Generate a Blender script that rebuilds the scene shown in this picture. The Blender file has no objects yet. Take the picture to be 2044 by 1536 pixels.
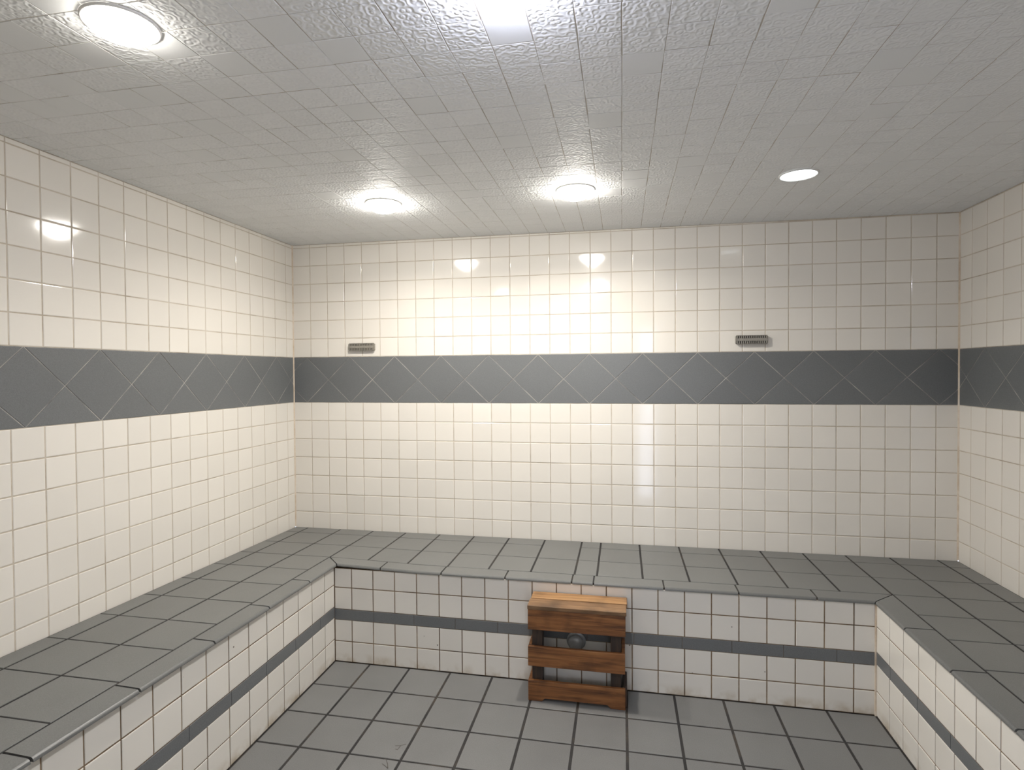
import bpy, bmesh, math, random
from mathutils import Vector, Matrix
random.seed(7)
U = 0.11            # one wall-tile module in metres
ZF = -10.98         # floor level in modules
COL = bpy.context.scene.collection
def W(x, y, z): return Vector((x*U, y*U, (z-ZF)*U))

# ------------------------------------------------------------------ materials
def new_mat(name):
    m = bpy.data.materials.new(name); m.use_nodes = True
    nt = m.node_tree; b = nt.nodes['Principled BSDF']
    return m, nt, b
def nd(nt, t, **kw):
    n = nt.nodes.new(t)
    for k, v in kw.items():
        if k in n.inputs: n.inputs[k].default_value = v
        else: setattr(n, k, v)
    return n
def ramp(nt, src, stops):
    r = nt.nodes.new('ShaderNodeValToRGB'); e = r.color_ramp.elements
    while len(e) < len(stops): e.new(0.5)
    for i, (p, c) in enumerate(stops):
        e[i].position = p; e[i].color = (c[0], c[1], c[2], 1)
    nt.links.new(src, r.inputs['Fac']); return r.outputs['Color']
def coord(nt, scale=(1, 1, 1)):
    tc = nd(nt, 'ShaderNodeTexCoord'); mp = nd(nt, 'ShaderNodeMapping')
    mp.inputs['Scale'].default_value = scale
    nt.links.new(tc.outputs['Object'], mp.inputs['Vector']); return mp.outputs['Vector']
def noise(nt, vec, scale, detail=3, rough=.55):
    n = nd(nt, 'ShaderNodeTexNoise', Scale=scale, Detail=detail, Roughness=rough)
    nt.links.new(vec, n.inputs['Vector']); return n.outputs['Fac']
def mix(nt, fac, a, b, mode='MIX'):
    m = nd(nt, 'ShaderNodeMix', data_type='RGBA', blend_type=mode)
    if isinstance(fac, float): m.inputs[0].default_value = fac
    else: nt.links.new(fac, m.inputs[0])
    for i, s in ((6, a), (7, b)):
        if isinstance(s, tuple): m.inputs[i].default_value = (*s, 1)
        else: nt.links.new(s, m.inputs[i])
    return m.outputs[2]
def maprange(nt, v, a, b, c, d):
    m = nd(nt, 'ShaderNodeMapRange')
    for i, x in enumerate((a, b, c, d)): m.inputs[i+1].default_value = x
    nt.links.new(v, m.inputs[0]); return m.outputs[0]
def bump(nt, b, h, strength, dist):
    bn = nd(nt, 'ShaderNodeBump', Strength=strength, Distance=dist)
    nt.links.new(h, bn.inputs['Height']); nt.links.new(bn.outputs['Normal'], b.inputs['Normal']); return bn

def glazed_white(name, base, specks=False):
    m, nt, b = new_mat(name)
    v = coord(nt)
    isl = nd(nt, 'ShaderNodeNewGeometry').outputs['Random Per Island']
    lo = tuple(c*.965 for c in base); hi = tuple(min(1, c*1.02) for c in base)
    colr = ramp(nt, isl, [(0, lo), (1, hi)])
    if specks:   # chipped pinholes in the glaze and brown soap dirt close to the floor
        vo = nd(nt, 'ShaderNodeTexVoronoi', Scale=11.0); nt.links.new(v, vo.inputs['Vector'])
        dot = maprange(nt, vo.outputs['Distance'], .02, .045, 1, 0)
        gate = maprange(nt, noise(nt, v, 3.0, 1), .52, .56, 0, 1)
        mm = nd(nt, 'ShaderNodeMath', operation='MULTIPLY'); nt.links.new(dot, mm.inputs[0]); nt.links.new(gate, mm.inputs[1])
        colr = mix(nt, mm.outputs[0], colr, (.12, .09, .07))
        sp = nd(nt, 'ShaderNodeSeparateXYZ'); nt.links.new(v, sp.inputs[0])
        low = maprange(nt, sp.outputs['Z'], .0, .05, 1, 0)
        m2 = nd(nt, 'ShaderNodeMath', operation='MULTIPLY'); nt.links.new(low, m2.inputs[0])
        nt.links.new(maprange(nt, noise(nt, v, 14, 4), .42, .7, 0, .8), m2.inputs[1])
        colr = mix(nt, m2.outputs[0], colr, (.42, .31, .17))
    nt.links.new(colr, b.inputs['Base Color'])
    b.inputs['Roughness'].default_value = .09
    b.inputs['IOR'].default_value = 1.52
    bump(nt, b, noise(nt, v, 9, 2), .05, .004)
    return m
def grout(name, a, c, d):
    m, nt, b = new_mat(name); v = coord(nt)
    n1 = noise(nt, v, 5, 5, .7)
    nt.links.new(ramp(nt, n1, [(.30, a), (.52, c), (.72, d)]), b.inputs['Base Color'])
    b.inputs['Roughness'].default_value = .85
    return m
def grey_tile(name, lo, hi, rough, fleck=.35):
    m, nt, b = new_mat(name); v = coord(nt)
    f = noise(nt, v, 420, 2, .8)
    base = ramp(nt, f, [(.34, lo), (.66, hi)])
    isl = nd(nt, 'ShaderNodeNewGeometry').outputs['Random Per Island']
    base = mix(nt, 1.0, base, ramp(nt, isl, [(0, (.93, .93, .93)), (1, (1, 1, 1))]), 'MULTIPLY')
    wear = maprange(nt, noise(nt, v, 4.5, 4), .35, .75, 0, fleck)
    base = mix(nt, wear, base, tuple(x*.78 for x in lo))
    nt.links.new(base, b.inputs['Base Color'])
    b.inputs['Roughness'].default_value = rough
    bump(nt, b, f, .06, .0008)
    return m
def plain(name, col, rough, metal=0.0):
    m, nt, b = new_mat(name)
    v = coord(nt)
    nt.links.new(ramp(nt, noise(nt, v, 40, 3), [(.3, tuple(c*.88 for c in col)), (.7, tuple(min(1, c*1.06) for c in col))]), b.inputs['Base Color'])
    b.inputs['Roughness'].default_value = rough; b.inputs['Metallic'].default_value = metal
    return m
def emitter(name, col, strength):
    m, nt, b = new_mat(name)
    b.inputs['Base Color'].default_value = (.9, .9, .9, 1)
    b.inputs['Emission Color'].default_value = (*col, 1); b.inputs['Emission Strength'].default_value = strength
    return m
def wood(name, dark, mid, light, rough=.5, along=(1.2, 22, 22)):
    m, nt, b = new_mat(name)
    oi = nd(nt, 'ShaderNodeObjectInfo')
    tc = nd(nt, 'ShaderNodeTexCoord'); mp = nd(nt, 'ShaderNodeMapping'); mp.inputs['Scale'].default_value = along
    add = nd(nt, 'ShaderNodeVectorMath', operation='ADD')
    cmb = nd(nt, 'ShaderNodeVectorMath', operation='SCALE'); cmb.inputs[0].default_value = (5.3, 2.1, 3.7)
    nt.links.new(oi.outputs['Random'], cmb.inputs['Scale'])
    nt.links.new(tc.outputs['Object'], add.inputs[0]); nt.links.new(cmb.outputs[0], add.inputs[1])
    nt.links.new(add.outputs[0], mp.inputs['Vector'])
    v = mp.outputs['Vector']
    g = nd(nt, 'ShaderNodeTexNoise', Scale=3.0, Detail=6, Roughness=.62, Distortion=.8); nt.links.new(v, g.inputs['Vector'])
    base = ramp(nt, g.outputs['Fac'], [(.28, dark), (.5, mid), (.74, light)])
    big = nd(nt, 'ShaderNodeTexNoise', Scale=9.0, Detail=2); nt.links.new(add.outputs[0], big.inputs['Vector'])
    base = mix(nt, maprange(nt, big.outputs['Fac'], .5, .75, 0, .65), base, tuple(c*.4 for c in dark))
    nt.links.new(base, b.inputs['Base Color'])
    b.inputs['Roughness'].default_value = rough
    bump(nt, b, g.outputs['Fac'], .25, .002)
    return m

M = {}
M['white'] = glazed_white('glazed_white_tile', (.84, .803, .737))
M['white_low'] = glazed_white('glazed_white_bench_tile', (.82, .787, .722), True)
M['grout'] = grout('tan_wall_grout', (.40, .335, .26), (.60, .53, .435), (.68, .62, .54))
M['grout_low'] = grout('stained_brown_grout', (.10, .065, .040), (.24, .165, .10), (.44, .33, .21))
M['grout_black'] = grout('dark_floor_grout', (.012, .012, .013), (.03, .028, .027), (.07, .055, .04))
M['grout_light'] = grout('pale_band_grout', (.12, .12, .12), (.35, .34, .31), (.62, .58, .52))
M['grey'] = grey_tile('grey_speckled_seat_tile', (.133, .136, .132), (.185, .188, .182), .32)
M['floor'] = grey_tile('grey_speckled_floor_tile', (.155, .155, .152), (.215, .215, .21), .42, .3)
M['band'] = grey_tile('slate_grey_band_tile', (.145, .152, .157), (.195, .204, .209), .38, .1)
M['caulk'] = grout('stained_caulk', (.50, .38, .26), (.70, .60, .48), (.80, .74, .66))
M['ring'] = plain('white_trim_ring', (.78, .77, .74), .35)
M['steel'] = plain('dull_grey_metal', (.34, .32, .28), .45, .35)
M['steel_dark'] = plain('dark_slot', (.09, .08, .07), .6, .1)
M['nozzle'] = plain('tarnished_metal', (.42, .43, .43), .35, .15)
M['wood_top'] = wood('golden_worn_wood', (.20, .10, .042), (.36, .195, .08), (.48, .28, .125), .5)
M['wood'] = wood('brown_stained_wood', (.060, .022, .008), (.235, .092, .028), (.37, .165, .055), .48)
M['wood_worn'] = wood('greyed_worn_wood', (.12, .062, .028), (.22, .12, .055), (.33, .20, .10), .5)
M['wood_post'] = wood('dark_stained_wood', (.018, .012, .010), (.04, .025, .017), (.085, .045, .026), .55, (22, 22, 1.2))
M['paint'] = plain('white_frame_paint', (.75, .74, .72), .4)

# ceiling tile: embossed ring pattern, some tiles plain
def ceiling_mat():
    m, nt, b = new_mat('embossed_white_ceiling_tile'); v = coord(nt)
    geo = nd(nt, 'ShaderNodeNewGeometry')
    isl = geo.outputs['Random Per Island']
    tone = ramp(nt, isl, [(0, (.835, .845, .845)), (1, (.87, .88, .882))])
    b.inputs['Roughness'].default_value = .62; b.inputs['Specular IOR Level'].default_value = .25
    vo = nd(nt, 'ShaderNodeTexVoronoi', Scale=55.0, feature='SMOOTH_F1'); vo.inputs['Smoothness'].default_value = .3
    nt.links.new(v, vo.inputs['Vector'])
    sn = nd(nt, 'ShaderNodeMath', operation='MULTIPLY'); sn.inputs[1].default_value = 11.0; nt.links.new(vo.outputs['Distance'], sn.inputs[0])
    si = nd(nt, 'ShaderNodeMath', operation='SINE'); nt.links.new(sn.outputs[0], si.inputs[0])
    on = maprange(nt, isl, .10, .11, 0, 1)
    mu = nd(nt, 'ShaderNodeMath', operation='MULTIPLY'); nt.links.new(si.outputs[0], mu.inputs[0]); nt.links.new(on, mu.inputs[1])
    nt.links.new(mix(nt, maprange(nt, mu.outputs[0], -1, 1, 0, .16), tone, (.965, .967, .967)), b.inputs['Base Color'])
    bump(nt, b, mu.outputs[0], .55, .001)
    return m
M['ceiling'] = ceiling_mat()
M['grout_ceiling'] = grout('pale_ceiling_grout', (.42, .36, .30), (.58, .53, .47), (.66, .62, .57))

# ------------------------------------------------------------------ helpers
def finish(name, bm, mats, parent=None, kind=None):
    me = bpy.data.meshes.new(name); bm.normal_update(); bm.to_mesh(me); bm.free()
    o = bpy.data.objects.new(name, me); COL.objects.link(o)
    for k in (mats if isinstance(mats, (list, tuple)) else [mats]): me.materials.append(M[k] if isinstance(k, str) else k)
    if parent: o.parent = parent
    if kind: o['kind'] = kind
    return o
def thing(name, label, cat, group=None, loc=(0, 0, 0)):
    o = bpy.data.objects.new(name, None); COL.objects.link(o)
    o.empty_display_size = .05; o.location = loc
    o['label'] = label; o['category'] = cat
    if group: o['group'] = group
    return o
class Frame:
    """a flat patch: 3-D point = o + a*u + b*v + h*n (modules)"""
    def __init__(s, o, u, v, n):
        s.o, s.u, s.v, s.n = Vector(o), Vector(u), Vector(v), Vector(n)
        s.flip = s.u.cross(s.v).dot(s.n) < 0
    def p(s, a, b, h=0.0):
        q = s.o+s.u*a+s.v*b+s.n*h
        return W(*q)
def inset(poly, d):
    n = len(poly); out = []
    for i in range(n):
        p0, p1, p2 = poly[i-1], poly[i], poly[(i+1) % n]
        e1 = (p1-p0).normalized(); e2 = (p2-p1).normalized()
        n1 = Vector((-e1.y, e1.x)); n2 = Vector((-e2.y, e2.x))
        k = 1+n1.dot(n2)
        out.append(p1+(n1+n2)*(d/max(k, .2)))
    return out
def area(poly):
    return .5*sum(poly[i-1].x*poly[i].y-poly[i].x*poly[i-1].y for i in range(len(poly)))
def tile(bm, fr, poly, gap, bev=.024, depth=.03, mat=1, tilt=.0, lift=0.0):
    poly = [Vector(p) for p in poly]
    if area(poly) < 0: poly.reverse()
    a = inset(poly, gap/2)
    if area(a) <= .0008: return
    c = sum(a, Vector((0, 0)))/len(a)
    tx, ty = random.gauss(0, tilt), random.gauss(0, tilt)
    rings = []
    for ang in (None, 0, 30, 60, 90):
        if ang is None: off, h = 0, -depth-.01
        else:
            r = math.radians(ang); off = bev*(1-math.cos(r)); h = -bev*(1-math.sin(r))*.6
        rr = inset(a, off) if off > 0 else a
        rings.append([bm.verts.new(fr.p(q.x, q.y, h+lift+(q.x-c.x)*tx+(q.y-c.y)*ty)) for q in rr])
    n = len(a); fs = []
    for r0, r1 in zip(rings, rings[1:]):
        for i in range(n): fs.append([r0[i], r0[(i+1) % n], r1[(i+1) % n], r1[i]])
    fs.append(rings[-1])
    for f in fs:
        if fr.flip: f = f[::-1]
        bm.faces.new(f).material_index = mat
def rect(u0, u1, v0, v1): return [(u0, v0), (u1, v0), (u1, v1), (u0, v1)]
def slab(bm, p0, p1, mat=0):
    """axis aligned box between two module points"""
    a, b = W(*p0), W(*p1)
    vs = [bm.verts.new((x, y, z)) for x in (a.x, b.x) for y in (a.y, b.y) for z in (a.z, b.z)]
    for q in ((0, 1, 3, 2), (4, 6, 7, 5), (0, 4, 5, 1), (2, 3, 7, 6), (0, 2, 6, 4), (1, 5, 7, 3)):
        bm.faces.new([vs[i] for i in q]).material_index = mat
    return vs
def lathe(bm, prof, segs=48, mat=0, axis='z', at=(0, 0, 0)):
    """profile of (radius, height) in metres turned about an axis through at"""
    rows = []
    for r, h in prof:
        if r < 1e-6: rows.append([None]); continue
        rows.append([(r*math.cos(2*math.pi*i/segs), r*math.sin(2*math.pi*i/segs), h) for i in range(segs)])
    def mk(p):
        x, y, h = p
        if axis == 'z': q = Vector((x, y, h))
        else: q = Vector((x, h, y))
        return bm.verts.new(q+Vector(at))
    vr = []
    for (r, h), row in zip(prof, rows):
        if row[0] is None: vr.append([mk((0, 0, h))])
        else: vr.append([mk(p) for p in row])
    for a, b in zip(vr, vr[1:]):
        for i in range(segs):
            j = (i+1) % segs
            if len(a) == 1 and len(b) == 1: continue
            if len(a) == 1: f = [a[0], b[i], b[j]]
            elif len(b) == 1: f = [a[i], a[j], b[0]]
            else: f = [a[i], a[j], b[j], b[i]]
            fc = bm.faces.new(f); fc.smooth = True; fc.material_index = mat
    bmesh.ops.recalc_face_normals(bm, faces=bm.faces)
def board(bm, p0, p1, bev=.0025, mat=0, outline=None):
    """a bevelled board between two module points; outline = polygon in (x,z) modules for a shaped face"""
    a, b = W(*p0), W(*p1)
    lo = Vector((min(a.x, b.x), min(a.y, b.y), min(a.z, b.z))); hi = Vector((max(a.x, b.x), max(a.y, b.y), max(a.z, b.z)))
    if outline is None:
        r = bmesh.ops.create_cube(bm, size=1); vs = r['verts']
        for v in vs: v.co = Vector((lo.x+(v.co.x+.5)*(hi.x-lo.x), lo.y+(v.co.y+.5)*(hi.y-lo.y), lo.z+(v.co.z+.5)*(hi.z-lo.z)))
    else:
        f = [bm.verts.new((W(x, 0, z).x, lo.y, W(x, 0, z).z)) for x, z in outline]
        g = [bm.verts.new((W(x, 0, z).x, hi.y, W(x, 0, z).z)) for x, z in outline]
        n = len(f); bm.faces.new(f); bm.faces.new(g[::-1])
        for i in range(n): bm.faces.new([f[i], g[i], g[(i+1) % n], f[(i+1) % n]])
        vs = f+g
        bmesh.ops.recalc_face_normals(bm, faces=bm.faces)
    es = list({e for v in vs for e in v.link_edges})
    bmesh.ops.bevel(bm, geom=es, offset=bev, segments=2, affect='EDGES', profile=.5)

# ------------------------------------------------------------------ room numbers (modules)
XL, XR, YF = -.04, 31.88, -29.3
CL, CR = 8.505, 8.365                       # the ceiling sinks a little to the right
def ceil_z(x): return CL+(CR-CL)*(x-XL)/(XR-XL)
PL, PU, B = .9908, .9842, 2.4385            # row pitch below and above the grey band, band height
GAP, REC = .034, .011

def wall(name, fr, length, first, pitch, zc0, zc1, diamond0, z_low):
    """tiled wall: rows below the band, band child, rows above with a cut sliver under the ceiling"""
    bm = bmesh.new()
    us = [0.0]
    k = first
    while k < length-.02: us.append(k); k += pitch
    us.append(length)
    zs_low = [-PL*i for i in range(0, 8)]
    zs_up = [B+PU*i for i in range(0, 7)]
    for u0, u1 in zip(us, us[1:]):
        for z1, z0 in zip(zs_low, zs_low[1:]):
            if z1 < z_low: continue
            tile(bm, fr, rect(u0, u1, z0, z1), GAP, tilt=.0022)
        for z0, z1 in zip(zs_up, zs_up[1:]): tile(bm, fr, rect(u0, u1, z0, z1), GAP, tilt=.0022)
        c0 = zc0+(zc1-zc0)*u0/length; c1 = zc0+(zc1-zc0)*u1/length
        if min(c0, c1)-zs_up[-1] > .05:
            tile(bm, fr, [(u0, zs_up[-1]), (u1, zs_up[-1]), (u1, c1), (u0, c0)], GAP, bev=.012)
    # backing slab
    vs = []
    for h in (-REC, -.9):
        for (a, b) in ((-.8, ZF-.6), (length+.8, ZF-.6), (length+.8, max(zc0, zc1)+.9), (-.8, max(zc0, zc1)+.9)):
            a2 = min(max(a, 0-.0), length) if h == -REC else min(max(a, 0), length)
            vs.append(bm.verts.new(fr.p(a2, b, h)))
    for q in ((0, 1, 2, 3), (7, 6, 5, 4), (0, 4, 5, 1), (1, 5, 6, 2), (2, 6, 7, 3), (3, 7, 4, 0)):
        f = [vs[i] for i in q]
        if fr.flip: f = f[::-1]
        bm.faces.new(f).material_index = 0
    w = finish(name, bm, ['grout', 'white'], kind='structure')
    # the grey band of tiles laid on the diagonal
    bm = bmesh.new(); sp = 2.531; mid = B/2; k = diamond0-sp*2
    def clip(poly):
        out = poly
        for lim, sgn in ((0.0, 1), (length, -1)):
            src, out = out, []
            for i in range(len(src)):
                p, q = src[i-1], src[i]
                ip, iq = (p[0]-lim)*sgn >= 0, (q[0]-lim)*sgn >= 0
                if ip != iq:
                    t = (lim-p[0])/(q[0]-p[0]); out.append((lim, p[1]+(q[1]-p[1])*t))
                if iq: out.append(q)
            if len(out) < 3: return None
        return out
    while k < length+sp:
        for poly in ([(k, 0), (k+sp/2, mid), (k, B), (k-sp/2, mid)],
                     [(k, 0), (k+sp, 0), (k+sp/2, mid)], [(k, B), (k+sp/2, mid), (k+sp, B)]):
            c = clip(poly)
            if c: tile(bm, fr, c, .030, bev=.012, depth=.012, lift=.004, tilt=.001)
        k += sp
    q = [bm.verts.new(fr.p(a, b, -.008)) for a, b in rect(0, length, .0, B)]
    bm.faces.new(q if not fr.flip else q[::-1]).material_index = 0
    finish('accent_band', bm, ['grout_light', 'band'], parent=w)['label'] = 'slate grey band of diagonal tiles'
    return w

wall('wall_back', Frame((XL, 0, 0), (1, 0, 0), (0, 0, 1), (0, -1, 0)), XR-XL, 1-XL, 1.0, CL, CR, .753-XL, -7)
wall('wall_left', Frame((XL, 0, 0), (0, -1, 0), (0, 0, 1), (1, 0, 0)), -YF, .617, 1.0, CL, CL, 1.55, -7)
wall('wall_right', Frame((XR, 0, 0), (0, -1, 0), (0, 0, 1), (-1, 0, 0)), -YF, .85, 1.0, CR, CR, 1.765, -7)

# front wall with an open doorway beside the camera (daylight comes in there)
DX0, DX1, DZ1 = 18.9, 20.9, 6.4
bm = bmesh.new()
slab(bm, (XL, YF-.9, ZF-.6), (DX0, YF, CL+.9)); slab(bm, (DX1, YF-.9, ZF-.6), (XR, YF, CL+.9)); slab(bm, (DX0, YF-.9, DZ1), (DX1, YF, CL+.9))
slab(bm, (DX0, YF-.9, ZF-.6), (DX1, YF, ZF-.02))
wf = finish('wall_front', bm, ['white'], kind='structure')
bm = bmesh.new()
for a, b in (((DX0, YF-.95, ZF), (DX0+.3, YF+.08, DZ1)), ((DX1-.3, YF-.95, ZF), (DX1, YF+.08, DZ1)), ((DX0+.3, YF-.95, DZ1-.3), (DX1-.3, YF+.08, DZ1))):
    board(bm, a, b)
finish('door_1', bm, ['paint'], kind='structure')

# corner joints
def bead(name, x, sx, z0, z1):
    bm = bmesh.new(); r = .055
    pts = [(0, 0), (r, 0), (r*.6, -r*.6), (0, -r)]
    lo = [bm.verts.new(W(x+sx*a, b, z0)) for a, b in pts]; hi = [bm.verts.new(W(x+sx*a, b, z1)) for a, b in pts]
    for i in range(4): bm.faces.new([lo[i], lo[(i+1) % 4], hi[(i+1) % 4], hi[i]])
    bm.faces.new(lo[::-1]); bm.faces.new(hi); bmesh.ops.recalc_face_normals(bm, faces=bm.faces)
    return finish(name, bm, ['caulk'], kind='structure')
bead('trim_1', XL, 1, -6.78, ceil_z(XL)); bead('trim_2', XR, -1, -6.78, ceil_z(XR))

# ceiling
bm = bmesh.new()
fr = Frame((0, 0, 0), (1, 0, 0), (0, 1, 0), (0, 0, -1))
xs = [XL]+[x for x in [17.52+.8985*i for i in range(-25, 25)] if XL+.05 < x < XR-.05]+[XR]
ys = [YF]+[y for y in [-18.04+.908*i for i in range(-25, 25)] if YF+.05 < y < -.05]+[0]
for x0, x1 in zip(xs, xs[1:]):
    for y0, y1 in zip(ys, ys[1:]):
        j = lambda: random.gauss(0, .006)
        tile(bm, fr, [(x0+j(), y0+j()), (x1+j(), y0+j()), (x1+j(), y1+j()), (x0+j(), y1+j())], .018, bev=.01, depth=.008, tilt=.0014)
q = [bm.verts.new(W(a, b, .010)) for a, b in rect(XL, XR, YF, 0)]; bm.faces.new(q[::-1]).material_index = 0
q2 = [bm.verts.new(W(a, b, .9)) for a, b in rect(XL, XR, YF, 0)]; bm.faces.new(q2).material_index = 0
for i in range(4): bm.faces.new([q[i], q[(i+1) % 4], q2[(i+1) % 4], q2[i]]).material_index = 0
for v in bm.verts: v.co.z += ceil_z(v.co.x/U)*U
finish('ceiling', bm, ['grout_ceiling', 'ceiling'], kind='structure')

# floor
FX0, FX1, FY = 5.18, 26.5, -5.42
bm = bmesh.new(); fr = Frame((0, 0, ZF), (1, 0, 0), (0, 1, 0), (0, 0, 1))
xs = [FX0]+[8.61+1.804*i for i in range(-1, 10)]+[FX1]
ys = [FY-1.825*i for i in range(0, 14)]; ys = [y for y in ys if y > YF+.1]+[YF]
for x0, x1 in zip(xs, xs[1:]):
    for y1, y0 in zip(ys, ys[1:]):
        tile(bm, fr, [(x0+.014, y0+.006), (x1-.014, y0+.006), (x1-.014, y1-.006), (x0+.014, y1-.006)], .064, bev=.02, depth=.02, tilt=.0015)
slab(bm, (XL, YF, ZF-.6), (XR, 0, ZF-.018), 0)
finish('floor', bm, ['grout_black', 'floor'], kind='structure')

# hairline cracks in two floor tiles
bm = bmesh.new()
def crack(pts, w=.016):
    pts = [Vector((x, y)) for x, y in pts]
    for p, q in zip(pts, pts[1:]):
        d = (q-p).normalized(); n = Vector((-d.y, d.x))*w
        p2, q2 = p-d*.01, q+d*.01
        bm.faces.new([bm.verts.new(W(a.x, a.y, ZF+.004)) for a in (p2-n*.6, q2-n, q2+n, p2+n*.6)])
for pts in ([(10.04, -10.40), (10.12, -10.41), (10.15, -10.20), (10.29, -10.10)], [(10.15, -10.20), (9.98, -10.25)],
            [(9.85, -10.95), (9.93, -10.91), (10.08, -11.14), (10.16, -11.31)], [(9.90, -11.15), (10.02, -11.22), (10.16, -11.31)]): crack(pts)
finish('crack', bm, ['steel_dark'], parent=bpy.data.objects['floor'], kind=None)['label'] = 'thin dark crack in a floor tile'

# ------------------------------------------------------------------ bench
ZB = -6.80
def rise(x, y):      # the left run climbs a little towards the viewer
    w = min(1, max(0, (9-x)/4.0)); return .02*max(0, -y)*w
bench = thing('tiled_bench', 'U-shaped built-in bench with grey tiled seat and white tiled front along three walls', 'bench', loc=W(16, -2.7, ZF))
def bench_part(name, bm, mats, lift=None, label=None):
    if lift:
        for v in bm.verts: lift(v)
    bmesh.ops.translate(bm, verts=bm.verts, vec=-bench.location)
    o = finish(name, bm, mats, parent=bench)
    if label: o['label'] = label
    return o
def lift_seat(v): v.co.z += rise(v.co.x/U, v.co.y/U)*U
SX = [XL+.02, .77, 2.69, 4.55, 6.39, 8.25, 10.08, 11.90, 13.72, 15.55, 16.47, 18.30, 20.12, 21.93, 23.75, 25.57, 27.35, 29.15, 31.05, XR-.02]
SY = [-.02, -1.0, -2.84, -4.66]+[-6.43-1.825*i for i in range(0, 13)]
SY = [y for y in SY if y > YF+.1]+[YF+.02]
bm = bmesh.new(); fr = Frame((0, 0, ZB), (1, 0, 0), (0, 1, 0), (0, 0, 1))
for i, (x0, x1) in enumerate(zip(SX, SX[1:])):
    for k, (y1, y0) in enumerate(zip(SY, SY[1:])):
        if k >= 3 and 4.5 < x0 < 27.3: continue
        if i == 8 and k == 0: continue
        if i == 8 and k == 1: y1 = -.02
        tile(bm, fr, [(x0+.018, y0), (x1-.018, y0), (x1-.018, y1), (x0+.018, y1)], .045, bev=.02, depth=.02, tilt=.0015)
E_L, E_B, E_R = 5.33, -5.48, 26.44           # bullnose edges
def strip(bm, x0, x1, y0, y1, z0, z1, n=14, mat=0):
    """subdivided box so that the rise bends it smoothly"""
    lx, ly = abs(x1-x0), abs(y1-y0)
    for i in range(n):
        if lx > ly: slab(bm, (x0+(x1-x0)*i/n, y0, z0), (x0+(x1-x0)*(i+1)/n, y1, z1), mat)
        else: slab(bm, (x0, y0+(y1-y0)*i/n, z0), (x1, y0+(y1-y0)*(i+1)/n, z1), mat)
strip(bm, XL+.02, 4.55, YF+.02, -4.66, ZB-.3, ZB-.018); strip(bm, 27.35, XR-.02, YF+.02, -4.66, ZB-.3, ZB-.018); strip(bm, XL+.02, XR-.02, -4.66, -.02, ZB-.3, ZB-.018, 40)
bench_part('seat', bm, ['grout_black', 'grey'], lift_seat)

def nosing(bm, along, a0, a1, inner, edge, miter0=0, miter1=0, segs=6, mat=1):
    """one bullnose tile; along='x' runs in x with inner/edge as y, and the other way round"""
    s = 1 if edge > inner else -1
    w = abs(edge-inner); r = .085
    prof = [(0.02, -.10), (0.02, -.01), (.03, 0), (w-r, 0)]
    for k in range(1, 6):
        t = math.radians(90-18*k); prof.append((w-r+r*math.cos(t), -r+r*math.sin(t)))
    prof += [(w, -.10)]
    secs = []
    for i in range(segs+1):
        row = []
        for d, h in prof:
            b0, b1 = a0+miter0*d, a1+miter1*d
            g = .03*(1 if b1 > b0 else -1)
            a = (b0+g)+((b1-g)-(b0+g))*i/segs
            row.append(bm.verts.new(W(a, inner+s*d, ZB+h) if along == 'x' else W(inner+s*d, a, ZB+h)))
        secs.append(row)
    n = len(prof); fs = []
    for r0, r1 in zip(secs, secs[1:]):
        for k in range(n): fs.append(bm.faces.new([r0[k], r0[(k+1) % n], r1[(k+1) % n], r1[k]]))
    fs.append(bm.faces.new(secs[0])); fs.append(bm.faces.new(secs[-1][::-1]))
    for f in fs: f.material_index = mat
    bmesh.ops.recalc_face_normals(bm, faces=fs)
def core(bm, x0, x1, y0, y1, n=16): strip(bm, x0, x1, y0, y1, ZB-.12, ZB-.03, n)
bm = bmesh.new()
jb = [4.55, 7.34, 10.05, 12.78, 15.50, 16.36, 19.07, 21.80, 24.52, 27.35]
for i, (a, b) in enumerate(zip(jb, jb[1:])): nosing(bm, 'x', a, b, -4.66, E_B, .95 if i == 0 else 0, -1.1 if i == len(jb)-2 else 0)
core(bm, 4.9, 27.0, -4.7, E_B+.09, 40)
bench_part('edge_trim', bm, ['grout_black', 'grey'], lift_seat)
bm = bmesh.new()
jl = [-4.66, -7.62, -10.24, -12.97, -15.70, -18.43, -21.15, -23.88, -26.6, YF+.02]
for i, (a, b) in enumerate(zip(jl, jl[1:])): nosing(bm, 'y', a, b, 4.55, E_L, -1.05 if i == 0 else 0)
core(bm, 4.6, E_L-.09, YF+.02, -5.1)
bench_part('edge_trim', bm, ['grout_black', 'grey'], lift_seat)
bm = bmesh.new()
jr = [-4.66, -7.6, -10.25, -12.9, -15.6, -18.3, -21, -23.7, -26.4, YF+.02]
for i, (a, b) in enumerate(zip(jr, jr[1:])): nosing(bm, 'y', a, b, 27.35, E_R, -.9 if i == 0 else 0)
core(bm, 27.3, E_R+.09, YF+.02, -5.1)
bench_part('edge_trim', bm, ['grout_black', 'grey'], lift_seat)

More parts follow.
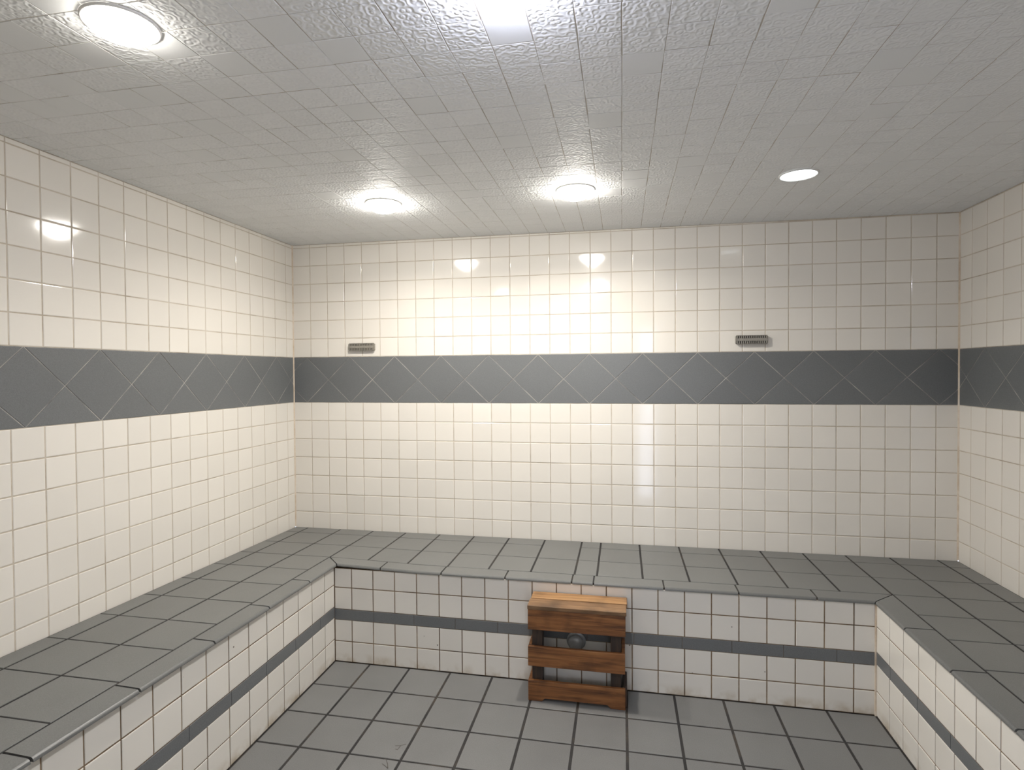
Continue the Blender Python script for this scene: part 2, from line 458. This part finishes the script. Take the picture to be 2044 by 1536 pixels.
ROWS = [-6.90, -7.74, -8.69, -9.145, -10.085, ZF]
def front(fr, length, us, rows, lift=None, box=None, strip_joints=()):
    bm = bmesh.new()
    for u0, u1 in zip(us, us[1:]):
        for k in (0, 1, 3, 4):
            tile(bm, fr, rect(u0, u1, rows[k+1], rows[k]), .04, tilt=.003)
    strip(bm, *box)
    bench_part('front_panel', bm, ['grout_low', 'white_low'], lift, 'white tiled bench front')
    bm = bmesh.new()
    js = [0]+[j for j in strip_joints if 0 < j < length]+[length]
    for u0, u1 in zip(js, js[1:]):
        tile(bm, fr, rect(u0, u1, rows[3], rows[2]), .016, bev=.01, depth=.018, tilt=.001, mat=0, lift=.003)
    bench_part('accent_strip', bm, ['band'], lift, 'narrow slate grey strip')
L = 26.5-5.18
front(Frame((5.18, -5.42, 0), (1, 0, 0), (0, 0, 1), (0, -1, 0)), L, [0]+[5.982+.9894*i-5.18 for i in range(21)]+[L],
      ROWS, None, (5.0, 26.7, -5.398, -5.0, ZF, -6.9, 4), [7.0-5.18+1.82*i for i in range(12)])
def lift_left(v):
    t = (v.co.z/U+ZF+8.7)/1.8          # only the upper rows follow the climbing seat
    if t > 0: v.co.z += .018*max(0, -v.co.y/U-2)*min(1, t)*U*.9
LL = -YF-5.42-.02
rl = [-6.84, -7.68, -8.615, -9.075, -10.02, ZF]
front(Frame((5.18, -5.42, 0), (0, -1, 0), (0, 0, 1), (1, 0, 0)), LL, [0]+[.81+.991*i for i in range(23)]+[LL],
      rl, lift_left, (4.9, 5.158, YF+.02, -5.42, ZF, -6.9, 16), [1.2+1.82*i for i in range(14)])
front(Frame((26.5, -5.42, 0), (0, -1, 0), (0, 0, 1), (-1, 0, 0)), LL, [0]+[1.02+.972*i for i in range(23)]+[LL],
      [-6.89, -7.73, -8.66, -9.09, -10.07, ZF], None, (26.522, 26.8, YF+.02, -5.42, ZF, -6.9, 16), [1.1+1.82*i for i in range(14)])
bm = bmesh.new(); slab(bm, (26.45, -5.48, ZF), (26.5, -5.42, -6.92))
bench_part('corner_joint', bm, ['caulk'], None, 'orange stained corner joint')

# ------------------------------------------------------------------ wooden guard over the steam outlet
gy0, gy1 = -6.80, -5.47
guard = thing('steam_outlet_guard', 'small brown slatted wooden guard box standing on grey floor against white bench front', 'wooden guard', loc=W(15.78, -6.14, ZF))
def gpart(name, mat, *args, label=None, **kw):
    bm = bmesh.new(); board(bm, *args, **kw)
    c = sum((v.co for v in bm.verts), Vector())/len(bm.verts)
    bmesh.ops.translate(bm, verts=bm.verts, vec=-c)
    o = finish(name, bm, [mat], parent=guard); o.location = c-guard.location
    if label: o['label'] = label
    return o
gpart('top_board', 'wood_worn', (13.93, -6.84, -7.47), (17.63, -6.13, -7.31), label='front golden top board, darker worn')
gpart('top_board', 'wood_top', (13.96, -6.12, -7.46), (17.66, gy1, -7.285), label='rear golden top board, palest')
gpart('front_slat', 'wood', (13.94, gy0, -8.255), (17.60, gy0+.14, -7.475))
gpart('front_slat', 'wood', (13.94, gy0, -9.65), (17.58, gy0+.14, -8.885))
xa, xb = 13.94, 17.585
gpart('front_slat', 'wood', (xa, gy0, -10.98), (xb, gy0+.14, -10.2),
      outline=[(xa, -10.98), (14.47, -10.98), (14.58, -10.86), (16.93, -10.86), (17.05, -10.98), (xb, -10.98), (xb, -10.2), (xa, -10.2)], label='bottom slat with a cut-out foot')
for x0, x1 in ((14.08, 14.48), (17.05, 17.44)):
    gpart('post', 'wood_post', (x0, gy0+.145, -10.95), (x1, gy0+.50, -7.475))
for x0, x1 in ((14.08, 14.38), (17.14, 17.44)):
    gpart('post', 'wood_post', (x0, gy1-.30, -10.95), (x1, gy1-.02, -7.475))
for z0, z1 in ((-8.255, -7.475), (-9.65, -8.885), (-10.97, -10.2)):
    gpart('side_slat', 'wood', (13.94, gy0+.145, z0), (14.075, gy1, z1))
    o = .07 if z0 < -10 else 0
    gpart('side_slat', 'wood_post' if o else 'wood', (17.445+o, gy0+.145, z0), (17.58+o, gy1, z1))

# steam outlet on the bench front behind the slats
out = thing('steam_outlet', 'round dark metal steam outlet on bench front, seen through wooden guard slats', 'steam outlet', loc=W(15.67, -5.42, -9.16))
bm = bmesh.new(); lathe(bm, [(0, -.001), (.040, -.001), (.042, -.004), (.038, -.008), (.020, -.009)], 40, axis='y')
finish('flange', bm, ['nozzle'], parent=out)
bm = bmesh.new(); lathe(bm, [(.022, -.008), (.022, -.018), (.031, -.020), (.034, -.026), (.032, -.034), (.024, -.040), (.012, -.043), (0, -.044)], 40, axis='y')
finish('dome', bm, ['nozzle'], parent=out)
bm = bmesh.new()
for i in range(8):
    a = i*math.pi/4
    lathe(bm, [(0, -.0405), (.0028, -.0405), (.0028, -.038)], 12, axis='y', at=(.019*math.cos(a), 0, .019*math.sin(a)))
finish('perforation', bm, ['steel_dark'], parent=out)

# ------------------------------------------------------------------ two slotted covers on the back wall
def cover(x0, x1, z0, z1, label):
    xc, zc = (x0+x1)/2, (z0+z1)/2
    t = thing('slotted_wall_cover', label, 'wall vent', 'slotted metal covers above the grey band', loc=W(xc, 0, zc))
    w, h, d = (x1-x0)*U, (z1-z0)*U, .022
    def part(name, mat, fn):
        bm = bmesh.new(); fn(bm); return finish(name, bm, [mat], parent=t)
    def bx(bm, a, b, bev=.0012):
        r = bmesh.ops.create_cube(bm, size=1)['verts']
        for v in r: v.co = Vector([a[i]+(v.co[i]+.5)*(b[i]-a[i]) for i in range(3)])
        bmesh.ops.bevel(bm, geom=list({e for v in r for e in v.link_edges}), offset=bev, segments=2, affect='EDGES')
    part('back_plate', 'steel_dark', lambda b: bx(b, (-w/2+.002, -d+.009, -h/2+.002), (w/2-.002, -.0005, h/2-.002)))
    part('face_plate', 'steel', lambda b: bx(b, (-w/2+.001, -d, -h*.17), (w/2-.001, -d+.006, h*.17)))
    def fins(sgn):
        def f(bm):
            n = 15; za, zb = sorted((sgn*h*.17, sgn*h*.49))
            for i in range(n):
                x = -w/2+.006+(w-.012)*i/(n-1)
                bx(bm, (x-.0026, -d+.001, za), (x+.0026, -d+.009, zb), .0006)
            zt = sgn*h*.47
            bx(bm, (-w/2+.001, -d+.001, zt-.0014), (w/2-.001, -d+.010, zt+.0014), .0006)
        return f
    part('slotted_edge', 'steel', fins(1)); part('slotted_edge', 'steel', fins(-1))
    for s in (-1, 1):
        part('end_cap', 'steel', lambda b, s=s: bx(b, (s*w/2-.002, -d+.0015, -h*.42), (s*w/2+.002, -.0005, h*.42)))
    return t
cover(3.30, 4.72, 2.75, 3.14, 'small grey slotted metal cover on back wall above grey band, near left corner')
cover(22.69, 24.06, 2.79, 3.19, 'small grey slotted metal cover on back wall above grey band, towards right corner')

# ------------------------------------------------------------------ ceiling downlights
POWER = 85.0
M['lamp'] = emitter('warm_lit_lens', (1.0, .955, .88), POWER)
M['lamp_front'] = emitter('warm_front_lens', (1.0, .955, .88), POWER*.5)
M['lamp_white'] = emitter('white_lit_lens', (.80, .83, 1.0), POWER*1.3)
M['lamp_cool'] = emitter('cool_lit_lens', (.88, .95, 1.0), 4.0)
def downlight(x, y, r, label, mat, deep=.0, watts=0, col=(1.0, .945, .86)):
    t = thing('recessed_downlight', label, 'ceiling light', 'round ceiling downlights', loc=W(x, y, ceil_z(x)))
    R = r*U
    bm = bmesh.new(); lathe(bm, [(R*.98, -.001), (R*.98, -.004), (R*1.01, -.005), (R*1.05, -.005), (R*1.08, -.003), (R*1.09, -.0002)], 64)
    finish('trim_ring', bm, ['ring'], parent=t)
    bm = bmesh.new(); n = 8
    lathe(bm, [(R*.975*math.cos(math.pi/2*i/n), -.0015-deep*math.sin(math.pi/2*i/n)) for i in range(n)]+[(0, -.0015-deep)], 64)  # lens bulge is added so light spilling on the ceiling imitates a halo
    finish('lens', bm, [mat], parent=t)['label'] = 'glowing frosted lens'
    if watts:            # the beam the fitting throws down into the room
        ld = bpy.data.lights.new('downlight_beam', 'AREA'); ld.shape = 'DISK'; ld.size = R*.8; ld.energy = watts
        ld.color = col; ld.spread = math.radians(160)
        lo = bpy.data.objects.new('downlight_beam', ld); COL.objects.link(lo); lo.parent = t; lo.location = (0, 0, -.004-deep)
    return t
downlight(8.0, -6.25, .68, 'bright warm downlight over back wall, leftmost of the three by that wall', 'lamp', .042, 7.3)
downlight(15.8, -6.40, .68, 'bright warm downlight over back wall, middle of the three by that wall', 'lamp', .042, 10.0)
downlight(23.58, -6.45, .60, 'dim bluish white downlight near right corner, the only one without glow', 'lamp_cool', .004)
downlight(7.85, -18.42, .63, 'bright warm downlight nearest the left wall, large at the top left of the photo', 'lamp_front', .03, 1.4)
downlight(15.5, -18.36, .63, 'bright downlight cut off by the middle of the top edge', 'lamp_white', .05, 4.2, (.85, .91, 1.0))

# daylight through the doorway
w = bpy.data.worlds.new('world'); bpy.context.scene.world = w; w.use_nodes = True
bg = w.node_tree.nodes['Background']; bg.inputs['Color'].default_value = (.73, .81, 1.0, 1); bg.inputs['Strength'].default_value = 6.5
ld = bpy.data.lights.new('doorway_daylight', 'AREA'); ld.shape = 'RECTANGLE'
ld.size = (DX1-DX0-.6)*U; ld.size_y = (DZ1-ZF-.3)*U; ld.cycles.is_portal = True
lo = bpy.data.objects.new('doorway_daylight', ld); COL.objects.link(lo)
lo.location = W((DX0+DX1)/2, YF-.98, (DZ1-.3+ZF)/2); lo.rotation_euler = (math.radians(90), 0, 0)

# ------------------------------------------------------------------ camera
cam = bpy.data.cameras.new('camera'); co = bpy.data.objects.new('camera', cam); COL.objects.link(co)
yaw, pitch, roll, fpx, ppx, ppy = -.1973, -.0165, -.0068, 1130.777, 1014.972, 760.590
f = Vector((math.sin(yaw)*math.cos(pitch), math.cos(yaw)*math.cos(pitch), math.sin(pitch)))
r = Vector((math.cos(yaw), -math.sin(yaw), 0)); u = r.cross(f)
r2 = r*math.cos(roll)+u*math.sin(roll); u2 = -r*math.sin(roll)+u*math.cos(roll)
mw = Matrix((r2, u2, -f)).transposed().to_4x4(); mw.translation = W(17.4901, -27.9883, 1.5761); co.matrix_world = mw
cam.sensor_fit = 'HORIZONTAL'; cam.sensor_width = 36; cam.lens = 36*fpx/2044
cam.shift_x = (1022-ppx)/2044; cam.shift_y = (ppy-768)/2044
cam.clip_start = .01
sc = bpy.context.scene; sc.camera = co
sc.view_settings.view_transform = 'Standard'; sc.view_settings.look = 'None'
sc.view_settings.exposure = 0.08; sc.view_settings.gamma = 1.0; sc.view_settings.use_curve_mapping = False
